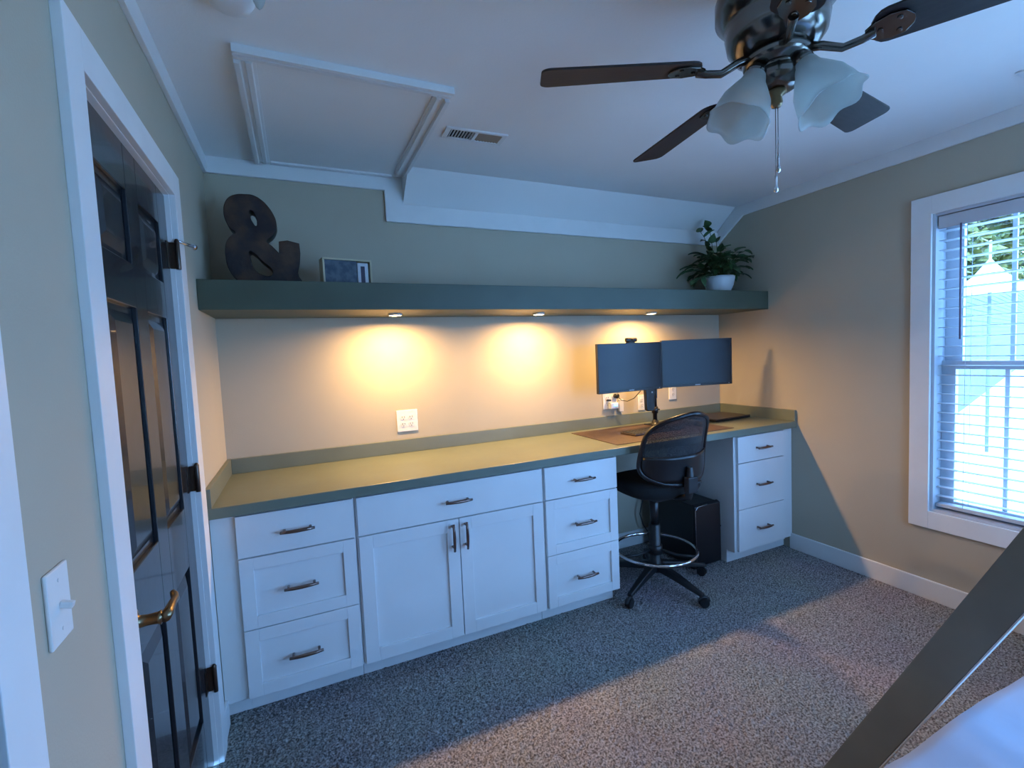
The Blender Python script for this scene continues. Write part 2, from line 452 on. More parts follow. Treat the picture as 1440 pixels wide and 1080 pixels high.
# second window on the same wall beside the camera, unseen, added for its daylight
added_win2 = structure(link(bpy.data.objects.new('added_window_2', None))); added_win2.location = (W, (RY0 + RY1) / 2, RZ0)
b = B()
b.box((W - .018, RY0 - .09, RZ0 - .09), (W, RY0, RZ1 + .09)).box((W - .018, RY1, RZ0 - .09), (W, RY1 + .09, RZ1 + .09)).box((W - .018, RY0, RZ1), (W, RY1, RZ1 + .09)).box((W - .018, RY0, RZ0 - .09), (W, RY1, RZ0))
wobj(b, 'casing', M['trim'], added_win2, .002)
b = B(); fx0, fx1 = W + .07, W + .11
b.box((fx0, RY0, RZ0), (fx1, RY0 + .04, RZ1)).box((fx0, RY1 - .04, RZ0), (fx1, RY1, RZ1)).box((fx0, RY0 + .04, RZ0), (fx1, RY1 - .04, RZ0 + .04)).box((fx0, RY0 + .04, RZ1 - .04), (fx1, RY1 - .04, RZ1)).box((fx0, RY0 + .04, 1.33), (fx1, RY1 - .04, 1.37))
wobj(b, 'window_sash', M['sash'], added_win2, .002)
b = B(); b.box((W + .088, RY0 + .04, RZ0 + .04), (W + .092, RY1 - .04, RZ1 - .04)); wobj(b, 'glass_pane', M['glass'], added_win2)

# third window, added unseen in the rear wall to light the room from behind
added_win3 = structure(link(bpy.data.objects.new('added_window_3', None))); added_win3.location = ((QX0 + QX1) / 2, YR, QZ0)
b = B()
b.box((QX0 - .09, YR, QZ0 - .09), (QX0, YR + .018, QZ1 + .09)).box((QX1, YR, QZ0 - .09), (QX1 + .09, YR + .018, QZ1 + .09)).box((QX0, YR, QZ1), (QX1, YR + .018, QZ1 + .09)).box((QX0, YR, QZ0 - .09), (QX1, YR + .018, QZ0))
wobj(b, 'casing', M['trim'], added_win3, .002)
b = B(); fy0, fy1 = YR - .11, YR - .07
b.box((QX0, fy0, QZ0), (QX0 + .04, fy1, QZ1)).box((QX1 - .04, fy0, QZ0), (QX1, fy1, QZ1)).box((QX0 + .04, fy0, QZ0), (QX1 - .04, fy1, QZ0 + .04)).box((QX0 + .04, fy0, QZ1 - .04), (QX1 - .04, fy1, QZ1)).box((QX0 + .04, fy0, 1.33), (QX1 - .04, fy1, 1.37))
wobj(b, 'window_sash', M['sash'], added_win3, .002)
b = B(); b.box((QX0 + .04, YR - .092, QZ0 + .04), (QX1 - .04, YR - .088, QZ1 - .04)); wobj(b, 'glass_pane', M['glass'], added_win3)

# blind
bl = thing('window_blind', 'white horizontal slat blind hanging open inside the window', 'blind', (W + .04, (WA + WB) / 2, WZ1 - t))
inv = Matrix.Translation(-bl.location)
def bobj(b, name, m, **k):
    o = b.obj(name, m, None, **k); o.parent = bl; o.matrix_parent_inverse = inv; return o
by0, by1 = WB + t + .006, WA - t - .006
b = B(); b.box((W + .018, by0, 2.035), (W + .066, by1, WZ1 - t - .002)); bobj(b, 'headrail', M['sash'], bevel=.002)
b = B(); b.box((W + .006, by0, 2.022), (W + .014, by1, WZ1 - t - .004)); bobj(b, 'valance', M['sash'], bevel=.002)
slat_me = None
ns = 29; pitch = (2.010 - .585) / (ns - 1)
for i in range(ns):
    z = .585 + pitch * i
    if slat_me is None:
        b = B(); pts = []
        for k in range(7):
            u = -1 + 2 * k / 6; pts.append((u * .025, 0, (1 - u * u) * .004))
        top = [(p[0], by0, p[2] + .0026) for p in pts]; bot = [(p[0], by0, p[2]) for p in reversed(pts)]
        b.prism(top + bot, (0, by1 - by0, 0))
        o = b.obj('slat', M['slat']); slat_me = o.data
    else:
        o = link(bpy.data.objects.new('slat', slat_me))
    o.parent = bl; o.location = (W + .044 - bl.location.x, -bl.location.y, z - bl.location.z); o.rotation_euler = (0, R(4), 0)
b = B(); b.box((W + .018, by0, .530), (W + .068, by1, .550)); bobj(b, 'bottom_rail', M['slat'], bevel=.003)
for yy in (by1 - .115, (by0 + by1) / 2, by0 + .115):
    b = B()
    for dx in (.016, .072): b.tube([(W + dx, yy, .55), (W + dx, yy, 2.036)], .0011, 5)
    bobj(b, 'ladder_cord', M['slat'])
b = B(); b.tube([(W + .004, by1 - .095, 2.03), (W + .003, by1 - .098, 1.44)], .0045, 8); bobj(b, 'tilt_wand', M['wand'])

# ------------------------------------------------------------------ attic hatch, vents, detector
ht = thing('attic_hatch', 'white attic access panel framed by stepped moulding in the ceiling', 'hatch', (.607, -.53, ZC))
inv_h = Matrix.Translation(-ht.location)
def ho(b, parent, name, m, **k):
    o = b.obj(name, m, None, **k); o.parent = parent; o.matrix_parent_inverse = Matrix.Translation(-parent.location); return o
b = B(); b.box((.28, -.93, ZC - .003), (.935, -.045, ZC)); ho(b, ht, 'panel', M['ceiling'])
hx0, hx1, hya, hyb = .235, .985, -.035, -.99
def strip(b, p, q, out, w=.066):
    """stepped moulding from p to q, stepping outward along 'out' (inner edge first)"""
    o = Vector(out); P = Vector(p); Q = Vector(q)
    prof = [(0, 0), (0, -.010), (.010, -.012), (.014, -.020), (.030, -.020), (.034, -.013), (.046, -.014), (.050, -.026), (w, -.026), (w, 0)]
    pts = [P + o * a + Vector((0, 0, z)) for a, z in prof]
    b.prism(pts, Q - P)
for nm, p, q, o, w_ in (('l', (hx0 + .066, hyb + .0665, ZC), (hx0 + .066, hya - .01, ZC), (-1, 0, 0), .066), ('r', (hx1 - .066, hyb + .0665, ZC), (hx1 - .066, hya - .05, ZC), (1, 0, 0), .066), ('f', (hx0, hyb + .066, ZC), (hx1, hyb + .066, ZC), (0, -1, 0), .066)):
    b = B(); strip(b, p, q, o, w_); ho(b, ht, 'moulding', M['trim'])
b = B(); b.box((hx0 + .07, -.05, ZC - .012), (hx1 - .07, -.02, ZC)); ho(b, ht, 'moulding', M['trim'])

def vent(loc, rz, label, group=None):
    v = thing('ceiling_vent', label, 'vent', loc, rz)
    b = B(); b.box((-.15, -.055, -.008), (.15, -.04, 0)).box((-.15, .04, -.008), (.15, .055, 0)).box((-.15, -.04, -.008), (-.125, .04, 0)).box((.125, -.04, -.008), (.15, .04, 0)).box((-.008, -.04, -.008), (.008, .04, 0))
    b.obj('frame', M['trim'], v, bevel=.002)
    b = B(); b.box((-.125, -.04, -.001), (.125, .04, 0)); b.obj('duct', M['duct'], v)
    for k in range(8):
        x = -.118 + .0145 * k
        b = B(); b.box((x - .001, -.038, -.007), (x + .0012, .038, -.0015), rot=Matrix.Rotation(R(-20), 3, 'Y')); b.obj('louver', M['trim'], v)
    for k in range(8):
        x = .016 + .0145 * k
        b = B(); b.box((x - .006, -.038, -.0045), (x + .0085, .038, -.003), rot=Matrix.Rotation(R(20), 3, 'Y')); b.obj('louver', M['tan'], v)
    return v
vent((1.195, -.640, ZC), R(-2), 'small white ceiling air vent right of the attic hatch, half dark slots half tan')
vent((3.12, -2.0, ZC), R(90), 'white ceiling air vent at the right edge behind the fan')
b = B(); b.lathe([(0, -.034), (.030, -.034), (.052, -.026), (.062, -.010), (.064, 0)], (.258, -1.213, ZC), 36)
tag(b.obj('smoke_detector', M['trim']), 'round white smoke detector on the ceiling at the top edge of the photo', 'smoke detector')
lg = thing('ceiling_light', 'tiny frosted ceiling light with pointed tip, barely in view at the top edge', 'lamp', (.332, -1.285, ZC))
b = B(); b.lathe([(0, 0), (.030, 0), (.030, -.006), (.018, -.012), (0, -.012)], (0, 0, 0), 28); b.obj('canopy', M['trim'], lg)
b = B(); b.lathe([(.018, -.011), (.020, -.025), (.016, -.045), (.008, -.062), (0, -.070)], (0, 0, 0), 28); b.obj('lamp_shade', M['frost'], lg, smooth=True)

# ------------------------------------------------------------------ cabinets
ZT, ZU = .914, .870
Z1, Z2, Z3, Z4 = .8605, .685, .383, .096
FY, CY, KY = -.630, -.610, -.547     # face of fronts, face frame, toe kick
BACK = -.004
def pull(b, vertical=False):
    L = .066
    pts = [(-L, 0, 0), (-L * .5, -.004, 0), (0, -.005, 0), (L * .5, -.004, 0), (L, 0, 0)]
    q = [(0, -.030 + p[1], p[0]) if vertical else (p[0], -.030 + p[1], 0) for p in pts]
    b.tube(q, [.0060, .0074, .0080, .0074, .0060], 8)
    for s_ in (-.05, .05):
        a = (0, 0, s_) if vertical else (s_, 0, 0); c_ = (0, -.031, s_) if vertical else (s_, -.031, 0)
        b.tube([a, c_], [.006, .0045], 8)
    return b
def front(parent, name, x0, x1, z0, z1, shaker, vertical_pull=None, origin=(0, 0, 0), fr=.052):
    ox, oy, oz = origin; t_ = .019
    b = B()
    if shaker:
        b.box((x0 - ox, FY + .011 - oy, z0 - oz), (x1 - ox, FY + t_ - oy, z1 - oz))
        for (a, c_) in (((x0, z0), (x0 + fr, z1)), ((x1 - fr, z0), (x1, z1)), ((x0 + fr, z0), (x1 - fr, z0 + fr)), ((x0 + fr, z1 - fr), (x1 - fr, z1))):
            b.box((a[0] - ox, FY - oy, a[1] - oz), (c_[0] - ox, FY + .011 - oy, c_[1] - oz))
    else:
        b.box((x0 - ox, FY - oy, z0 - oz), (x1 - ox, FY + t_ - oy, z1 - oz))
    o = b.obj(name, M['cab'], parent, bevel=.0014)
    b = B()
    if vertical_pull is not None: pull(b, True); px, pz = vertical_pull, z1 - .080
    else: pull(b); px, pz = (x0 + x1) / 2, (z0 + z1) / 2
    h_ = b.obj('handle', M['pull'], o, smooth=True, loc=(px - ox, FY - oy, pz - oz))
    return o
def carcass(parent, x0, x1, origin, left_ext=0.0, right_ext=0.0):
    ox, oy, oz = origin; b = B()
    b.box((x0 - ox, CY - oy, .09 - oz), (x1 - ox, BACK - oy, ZU - .002 - oz))
    b.box((x0 - ox, KY - oy, .0 - oz + .001), (x1 - ox, BACK - oy, .09 - oz))
    if left_ext: b.box((x0 - left_ext - ox, CY - oy, .09 - oz), (x0 - ox, CY + .05 - oy, ZU - .002 - oz)).box((x0 - left_ext - ox, KY - oy, .001 - oz), (x0 - ox, KY + .03 - oy, .09 - oz))
    if right_ext: b.box((x1 - ox, CY - oy, .09 - oz), (x1 + right_ext - ox, CY + .05 - oy, ZU - .002 - oz)).box((x1 - ox, KY - oy, .001 - oz), (x1 + right_ext - ox, KY + .03 - oy, .09 - oz))
    return b.obj('body', M['cab'], parent, bevel=.0012)
def drawer_unit(x0, x1, fx0, fx1, label, le=0, re=0, flat=False, z3=Z3):
    o = (x0, 0, 0)
    t_ = thing('drawer_cabinet', label, 'cabinet', o)
    carcass(t_, x0, x1, o, le, re)
    front(t_, 'drawer', fx0, fx1, Z2 + .003, Z1, False, origin=o)
    front(t_, 'drawer', fx0, fx1, z3 + .002, Z2 - .003, not flat, origin=o)
    front(t_, 'drawer', fx0, fx1, Z4, z3 - .002, not flat, origin=o)
    return t_
drawer_unit(.088, .548, .0916, .5413, 'white three-drawer base cabinet at the far left beside the black door', le=.086)
drawer_unit(1.494, 1.968, 1.5008, 1.960, 'white three-drawer base cabinet between the double doors and the desk opening')
drawer_unit(2.905, 3.386, 2.9253, 3.3709, 'white three-drawer base cabinet at the far right by the grey wall', re=.089, flat=True, z3=.376)
dc = thing('door_cabinet', 'wide white base cabinet with one long drawer above two shaker doors', 'cabinet', (.550, 0, 0))
og = (.550, 0, 0)
carcass(dc, .550, 1.492, og)
front(dc, 'drawer', .5571, 1.4838, Z2 + .003, Z1, False, origin=og)
front(dc, 'door', .5571, 1.0205, Z4, Z2 - .003, True, vertical_pull=.986, origin=og, fr=.060)
front(dc, 'door', 1.0245, 1.4838, Z4, Z2 - .003, True, vertical_pull=1.052, origin=og, fr=.060)

# worktop
wt = thing('worktop', 'long grey-green worktop running wall to wall over the white cabinets', 'worktop', (W / 2, -.32, ZU))
b = B(); b.box((.001, -.648, ZU), (W - .001, -.001, ZT)); ho(b, wt, 'surface', M['green'], bevel=.003)
b = B(); b.box((.020, -.020, ZT), (W - .020, -.001, .992)); ho(b, wt, 'backsplash', M['green'], bevel=.002)
b = B(); b.box((.001, -.648, ZT), (.020, -.001, .992)); ho(b, wt, 'backsplash', M['green'], bevel=.002)
b = B(); b.box((W - .020, -.648, ZT), (W - .001, -.001, .992)); ho(b, wt, 'backsplash', M['green'], bevel=.002)

# floating shelf with puck lights
SZ0, SZ1, SY = 1.707, 1.8353, -.442
b = B(); b.box((.001, SY, SZ0), (W - .001, -.001, SZ1))
tag(b.obj('floating_shelf', M['greenshelf'], bevel=.002), 'thick dark grey-green floating shelf spanning the wall above the desk', 'shelf')
LEDC = (1.0, .59, .22)
for i, (x, lab) in enumerate(((.852, 'lit warm puck light under the shelf, above the white outlet plate'), (1.715, 'lit warm puck light under the middle of the shelf'), (2.585, 'lit warm puck light under the shelf, above the two monitors'))):
    pk = thing('puck_light', lab, 'light', (x, -.232, SZ0), group='puck lights under the shelf')
    b = B(); b.lathe([(.029, 0), (.037, 0), (.037, -.010), (.034, -.012), (.029, -.011), (.029, 0)], (0, 0, 0), 36); b.obj('ring', M['trim'], pk)
    b = B(); b.disc((0, 0, -.0105), .029, h=.004); b.obj('lens', M['led'], pk)
    l = bpy.data.lights.new('puck_glow', 'AREA'); l.shape = 'DISK'; l.size = .056; l.energy = 13.5; l.spread = R(170); l.color = LEDC
    lo = link(bpy.data.objects.new('puck_glow', l)); lo.parent = pk; lo.location = (0, 0, -.0135)

# ------------------------------------------------------------------ outlets and switch
def receptacle(b, cx, cz, y, mi=1, s_=1.0):
    b.disc((cx, y, cz), .0165 * s_, 20, (0, -1, 0), .002, 0)
    b.box((cx - .008, y - .0026, cz - .002), (cx - .0055, y - .002, cz + .008), mi).box((cx + .0055, y - .0026, cz - .002), (cx + .008, y - .002, cz + .008), mi)
    b.disc((cx, y - .002, cz - .009), .0028, 10, (0, -1, 0), .0006, mi)
def outlet(x0, x1, z0, z1, label, gangs=2):
    o = thing('wall_outlet', label, 'outlet', ((x0 + x1) / 2, 0, (z0 + z1) / 2))
    w, h_ = (x1 - x0) / 2, (z1 - z0) / 2
    b = B(); b.box((-w, -.007, -h_), (w, 0, h_)); b.obj('cover_plate', M['white'], o, bevel=.003)
    xs = (-.023, .023) if gangs == 2 else (0,)
    for xx in xs:
        b = B()
        for zz in (-.02, .02): receptacle(b, xx, zz, -.007)
        b.obj('receptacle', [M['white'], M['slot']], o)
    return o
outlet(.868, .992, 1.036, 1.164, 'white four-socket outlet plate on the bare warm-lit wall')
outlet(2.325, 2.447, 1.040, 1.160, 'white outlet plate below the left monitor with plugs in it')
outlet(2.635, 2.705, 1.005, 1.12, 'white outlet plate low behind the monitor pole', 1)
outlet(2.935, 3.008, 1.062, 1.177, 'white outlet plate under the right monitor', 1)
nl = thing('night_light', 'white plug-in night light glowing blue in the outlet below the left monitor', 'night light', (2.400, -.008, 1.06))
b = B(); b.box((-.035, -.035, -.018), (.035, 0, .028)); b.obj('housing', M['whitelight'], nl, bevel=.006)
b = B(); b.box((-.012, -.037, .0), (.022, -.0355, .022)); b.obj('lens', M['bluelight'], nl, bevel=.001)
b = B(); b.box((2.352, -.034, 1.098), (2.376, -.008, 1.112)); tag(b.obj('plug', M['black'], bevel=.003), 'small dark blue plug at the left of the blue night light', 'plug')
pc_ = thing('power_plug', 'black round power plug with a cable looping up to the left monitor', 'plug', (2.428, -.010, 1.132))
b = B(); b.lathe([(0, -.03), (.016, -.03), (.018, -.02), (.017, 0), (0, 0)], (0, 0, 0), 18, mtx=Matrix.Rotation(R(-90), 3, 'X')); b.obj('plug_body', M['black'], pc_)
pc_.children[0].rotation_euler = (0, 0, 0)
b = B(); b.tube([(.003, -.03, -.005), (.02, -.045, -.030), (.06, -.06, -.040), (.10, -.085, -.020), (.125, -.125, .03), (.12, -.15, .08)], .003, 7); b.obj('cable', M['black'], pc_)
wa = thing('wall_adapter', 'pale plug adapter hanging beside the outlet below the left monitor', 'plug', (2.47, -.006, 1.06))
b = B(); b.box((-.018, -.02, -.045), (.02, 0, .045)); b.obj('adapter_body', M['white'], wa, bevel=.004)
b = B(); b.tube([(0, -.01, -.045), (.003, -.018, -.062)], .003, 6); b.obj('cable', M['white'], wa)

sw = thing('light_switch', 'white toggle light switch plate on the left wall between two door casings', 'light switch', (0, -1.848, 1.1115))
b = B(); b.box((0, -.0355, -.058), (.006, .0355, .058)); b.obj('cover_plate', M['white'], sw, bevel=.0025)
b = B(); b.box((.005, -.005, -.007), (.022, .005, .003), rot=Matrix.Rotation(R(18), 3, 'Y')); b.obj('toggle', M['white'], sw, bevel=.0015)
for zz in (.038, -.038): b = B(); b.disc((.006, 0, zz), .003, 10, (1, 0, 0), .001); b.obj('screw', M['white'], sw)

# ------------------------------------------------------------------ ceiling fan
FC = Vector((1.61, -1.875, 0))
fan = thing('ceiling_fan', 'five-blade dark wood ceiling fan with pewter motor and frosted glass shades', 'ceiling fan', (FC.x, FC.y, ZC))
dz = -ZC
b = B(); b.lathe([(0, ZC + dz), (.085, ZC + dz), (.095, 2.48 + dz), (.10, 2.455 + dz), (.140, 2.44 + dz), (.152, 2.41 + dz), (.152, 2.370 + dz), (.130, 2.345 + dz), (.122, 2.335 + dz), (.128, 2.32 + dz), (.122, 2.285 + dz), (.105, 2.262 + dz), (.085, 2.250 + dz), (0, 2.25 + dz)], (0, 0, 0), 56)
b.obj('motor_housing', M['fanmetal'], fan, smooth=True)
b = B(); b.lathe([(0, 2.252 + dz), (.075, 2.25 + dz), (.085, 2.24 + dz), (.080, 2.222 + dz), (.055, 2.214 + dz), (.050, 2.208 + dz), (.060, 2.20 + dz), (.062, 2.175 + dz), (.050, 2.16 + dz), (.022, 2.152 + dz), (0, 2.152 + dz)], (0, 0, 0), 48)
b.obj('light_kit', M['fanmetal'], fan, smooth=True)
b = B(); b.lathe([(0, 2.154 + dz), (.024, 2.153 + dz), (.026, 2.146 + dz), (.014, 2.138 + dz), (.016, 2.122 + dz), (.012, 2.112 + dz), (0, 2.11 + dz)], (0, 0, 0), 20)
b.obj('finial', M['brass'], fan, smooth=True)['label'] = 'brass finial'
BZ = 2.222
bl_proto = None
for k in range(5):
    a = R(154 - 72 * k)
    if bl_proto is None:
        b = B(); x0, x1 = .205, .645; w0, w1 = .056, .068; pts = []
        for q in range(9): an = PI / 2 + PI * q / 8; pts.append((x0 + .035 + math.cos(an) * .035, math.sin(an) * w0))
        for (cx_, cy_, s0) in ((x1 - .025, -(w1 - .025), -90), (x1 - .025, w1 - .025, 0)):
            for q in range(6): an = R(s0 + 18 * q); pts.append((cx_ + math.cos(an) * .025, cy_ + math.sin(an) * .025))
        b.prism([(p[0], p[1], 0) for p in pts], (0, 0, .006))
        bo = b.obj('blade', M['blade'], fan, bevel=.0015); bl_proto = bo
        b = B()
        # iron: arm from hub, flat tongue under blade
        b.tube([(.070, 0, .022), (.105, 0, .010), (.150, .004, -.014), (.190, .002, -.012), (.215, 0, -.006)], [.013, .011, .010, .010, .012], 10)
        tp = [(.195, -.012), (.215, -.030), (.245, -.040), (.275, -.034), (.290, -.014), (.292, 0), (.290, .014), (.275, .034), (.245, .040), (.215, .030), (.195, .012)]
        b.prism([(p[0], p[1], -.006) for p in tp], (0, 0, .0055))
        for (sx_, sy_) in ((.225, 0), (.262, .02), (.262, -.02)): b.disc((sx_, sy_, -.006), .006, 12, (0, 0, -1), .003)
        ir = b.obj('blade_iron', M['fanmetal'], bo, bevel=.001); ir['label'] = 'pewter bracket under the blade'
        bo.rotation_euler = (R(-12), 0, a)
    else:
        bo = copy_tree(bl_proto, fan)
        bo.rotation_euler = (R(-12), 0, a)
    bo.location = (0, 0, BZ + dz)
def shade(az, tilt, hz_, r0):
    a = R(az)
    hold = Matrix.Rotation(a, 3, 'Z') @ Matrix.Rotation(R(180 - tilt), 3, 'Y')
    prof = [(.020, 0), (.026, .012), (.030, .03), (.044, .055), (.060, .085), (.067, .115), (.070, .135), (.078, .150)]
    def wob(j, an, r, z):
        k = max(0, (j - 4) / 3); return r * (1 + .05 * k * math.cos(6 * an)), z + .006 * k * math.cos(6 * an)
    b = B(); b.lathe(prof, (0, 0, 0), 60, mtx=hold, wob=wob)
    o = b.obj('lamp_shade', M['frost'], fan, smooth=True)
    md = o.modifiers.new('thick', 'SOLIDIFY'); md.thickness = .003
    o.location = (math.cos(a) * r0, math.sin(a) * r0, hz_ + dz)
    b = B(); b.lathe([(0, -.02), (.02, -.018), (.027, -.004), (.027, .012), (.024, .014)], (0, 0, 0), 24, mtx=hold)
    c = b.obj('socket_cup', M['fanmetal'], fan, smooth=True); c.location = o.location
    return o
shade(170, 24, 2.195, .066)
shade(285, 26, 2.20, .066)
for dx, zb in ((-.004, 1.93), (.006, 1.985)):
    b = B(); b.tube([(dx, 0, 2.118 + dz), (dx, 0, zb + dz)], .0011, 6)
    ch = b.obj('pull_chain', M['fanmetal'], fan)
    b = B(); b.lathe([(0, 0), (.003, -.002), (.0045, -.012), (.003, -.028), (.0055, -.034), (.006, -.045), (0, -.05)], (dx, 0, zb + dz), 12)
    b.obj('pull_knob', M['chrome'], ch, smooth=True)

# ------------------------------------------------------------------ things on the shelf
def amp():
    sc = 1 / 7.717
    def P(x, y):    # traced outline -> metres on the letter's face
        return ((x - 80) * .000395, (1020 - y) * .000445)
    outer = [(320,95),(400,98),(480,135),(545,195),(600,280),(622,350),(612,430),(575,490),(520,535),(508,565),(560,610),(640,690),(648,560),(735,545),(858,570),(862,670),(848,770),(818,870),(832,925),(900,1018),(700,1018),(640,985),(560,1008),(440,1018),(300,1018),(210,985),(150,930),(105,850),(85,750),(88,650),(115,570),(165,515),(200,490),(150,440),(110,360),(100,280),(118,200),(160,140),(235,105)]
    h1 = [(355,250),(385,250),(420,300),(432,370),(415,412),(380,380),(355,320)]
    h2 = [(325,665),(375,685),(440,750),(560,890),(520,925),(450,920),(385,885),(340,820),(318,740)]
    cu = bpy.data.curves.new('ampersand', 'CURVE'); cu.dimensions = '2D'; cu.fill_mode = 'BOTH'; cu.extrude = .042; cu.bevel_depth = .003; cu.bevel_resolution = 1
    for poly in (outer, h1, h2):
        sp = cu.splines.new('BEZIER'); sp.bezier_points.add(len(poly) - 1)
        for i, p in enumerate(poly):
            bp_ = sp.bezier_points[i]; q = P(*p); bp_.co = (q[0], q[1], 0)
            sharp = poly is outer and (11 <= i <= 20)
            bp_.handle_left_type = bp_.handle_right_type = 'VECTOR' if sharp else 'AUTO'
        sp.use_cyclic_u = True
    tmp = link(bpy.data.objects.new('tmp', cu)); dg = bpy.context.evaluated_depsgraph_get(); dg.update()
    me = bpy.data.meshes.new_from_object(tmp.evaluated_get(dg)); bpy.data.objects.remove(tmp)
    me.name = 'ampersand'; me.materials.clear(); me.materials.append(M['rust']); me.materials.append(M['rim'])
    for p in me.polygons: p.material_index = 0 if p.normal.z > .9 else 1
    o = link(bpy.data.objects.new('ampersand_sign', me))
    o.rotation_euler = (R(90), 0, 0); o.location = (.098, -.235, SZ1 + .002)
    tag(o, 'large rusty metal ampersand letter standing at the left end of the shelf', 'ornament')
amp()

sb = thing('shadow_box', 'small cream display box with dark picture and pale card on the shelf', 'picture frame', (.607, -.25, SZ1), R(9))
b = B(); w_, h_, d_ = .118, .132, .075
b.box((-w_, -d_, 0), (w_, 0, .008)).box((-w_, -d_, h_ - .008), (w_, 0, h_)).box((-w_, -d_, .008), (-w_ + .009, 0, h_ - .008)).box((w_ - .009, -d_, .008), (w_, 0, h_ - .008)).box((-w_ + .009, -.010, .008), (w_ - .009, 0, h_ - .008))
b.obj('box_frame', M['cream'], sb, bevel=.0012)
b = B(); b.box((-w_ + .010, -d_ + .006, .009), (.045, -.011, h_ - .009)); b.obj('picture', M['photo'], sb)
b = B(); b.box((.048, -d_ + .004, .009), (.100, -.011, h_ - .016)); b.obj('card', M['card'], sb)
b = B(); b.box((.063, -d_ + .0025, .020), (.083, -d_ + .004, h_ - .032)); b.obj('card_slot', M['carddark'], sb)

# potted pothos
pl = thing('potted_plant', 'trailing green pothos in a small white pot at the right end of the shelf', 'plant', (3.215, -.245, SZ1))
b = B(); b.lathe([(0, 0), (.060, 0), (.072, .01), (.095, .06), (.105, .108), (.107, .125), (.100, .125), (.094, .105), (0, .104)], (0, 0, 0), 40); b.obj('pot', M['potwhite'], pl, smooth=True)
b = B(); b.disc((0, 0, .1), .094, 24, (0, 0, 1), .006); b.obj('soil', M['soil'], pl)
bs = B(); bf = B(); rr = random.Random(11)
def leaf(b, p, d, up, L, wd):
    d = Vector(d).normalized(); s_ = d.cross(Vector(up)).normalized(); n = s_.cross(d).normalized()
    rows = [(0, .12), (.12, .75), (.3, 1), (.55, .85), (.8, .45), (1, .02)]
    prev = None
    for (t_, ww) in rows:
        c_ = p + d * (L * t_) - n * (L * .35 * t_ * t_)
        row = [b.bm.verts.new(c_ + s_ * (wd * ww * q) + n * (abs(q) * wd * .35)) for q in (-1, 0, 1)]
        if prev:
            for q in range(2):
                f = b.bm.faces.new((prev[q], prev[q+1], row[q+1], row[q])); f.smooth = True
        prev = row
specs = []
for i in range(56): 
    az = rr.uniform(0, 2 * PI); specs.append((az, rr.uniform(.08, .2), rr.uniform(.04, .20)))
specs += [(R(165), .26, .06), (R(185), .27, -.02), (R(150), .22, .10), (R(20), .16, .20), (R(-20), .17, .16), (R(-60), .17, .12), (R(110), .10, .30), (R(125), .12, .36), (R(60), .05, .28), (R(230), .20, .12), (R(250), .16, .05), (R(200), .24, .0), (R(300), .17, .18), (R(100), .08, .40), (R(170), .20, .0)]
for az, rad, hh in specs:
    d = Vector((math.cos(az), math.sin(az), 0)); p0 = Vector((0, 0, .105)) + d * .03
    end = Vector((0, 0, .105)) + d * rad + Vector((0, 0, hh))
    if end.x > .215: end.x = .215
    if end.y > .17: end.y = .17
    md_ = (p0 + end) / 2 + Vector((0, 0, .05 + hh * .25))
    pts = [p0.lerp(md_, t_).lerp(md_.lerp(end, t_), t_) for t_ in (0, .25, .5, .75, 1)]
    bs.tube(pts, .0022, 5)
    for t_i in (2, 3, 4):
        if rr.random() < .8 or t_i == 4:
            dd = (pts[t_i] - pts[t_i - 1]).normalized() + Vector((rr.uniform(-.8, .8), rr.uniform(-.8, .8), rr.uniform(-.5, .3)))
            q = pts[t_i]
            leaf(bf, q, dd, (rr.uniform(-.3, .3), rr.uniform(-.3, .3), 1), rr.uniform(.055, .088), rr.uniform(.020, .030))
for v in bf.bm.verts:
    if v.co.x > .250: v.co.x = .250 - (v.co.x - .250) * .1
    if v.co.y > .235: v.co.y = .235
    if v.co.z < .004: v.co.z = .004
bs.obj('stems', M['stem'], pl); bf.obj('leaves', M['leaf'], pl)

# ------------------------------------------------------------------ monitors
def monitor(loc, rz, w, h_, label):
    m = thing('monitor', label, 'monitor', loc, rz, group='monitors on the desk')
    b = B(); d = .022; be = .011
    b.box((-w/2, 0, 0), (w/2, d, h_)).box((-w/2 + .05, d, .05), (w/2 - .05, d + .018, h_ - .05))
    b.obj('casing', M['black'], m, bevel=.003)
    b = B()
    b.box((-w/2, -.004, 0), (-w/2 + be, 0, h_)).box((w/2 - be, -.004, 0), (w/2, 0, h_)).box((-w/2 + be, -.004, h_ - be), (w/2 - be, 0, h_)).box((-w/2 + be, -.004, 0), (w/2 - be, 0, .018))
    b.obj('bezel', M['blackgloss'], m, bevel=.001)
    b = B(); b.box((-w/2 + be, -.0012, .018), (w/2 - be, .0, h_ - be)); b.obj('screen', M['screen'], m)
    b = B(); b.box((-.020, -.0048, .006), (-.011, -.004, .012)).box((-.009, -.0048, .006), (-.001, -.004, .012)).box((.001, -.0048, .006), (.009, -.004, .012)).box((.011, -.0048, .006), (.019, -.004, .012)); b.obj('logo', M['card'], m)
    b = B(); b.box((w/2 - .030, -.0046, .007), (w/2 - .022, -.004, .011)); b.obj('power_light', M['card'], m)
    return m
monitor((2.372, -.265, 1.182), R(1.5), .536, .322, 'black flat monitor on the left, with a webcam clipped on top')
monitor((2.905, -.320, 1.186), R(-13.5), .540, .326, 'black flat monitor on the right, nearest the corner')
wc = thing('webcam', 'small black webcam perched on top of the left monitor', 'webcam', (2.383, -.262, 1.504))
b = B(); b.box((-.045, -.012, .006), (.045, .014, .034)); b.obj('camera_body', M['black'], wc, bevel=.008)
b = B(); b.box((-.025, -.008, 0), (.025, .02, .008)).box((-.025, .024, -.03), (.025, .028, .006)); b.obj('clip', M['black'], wc, bevel=.002)
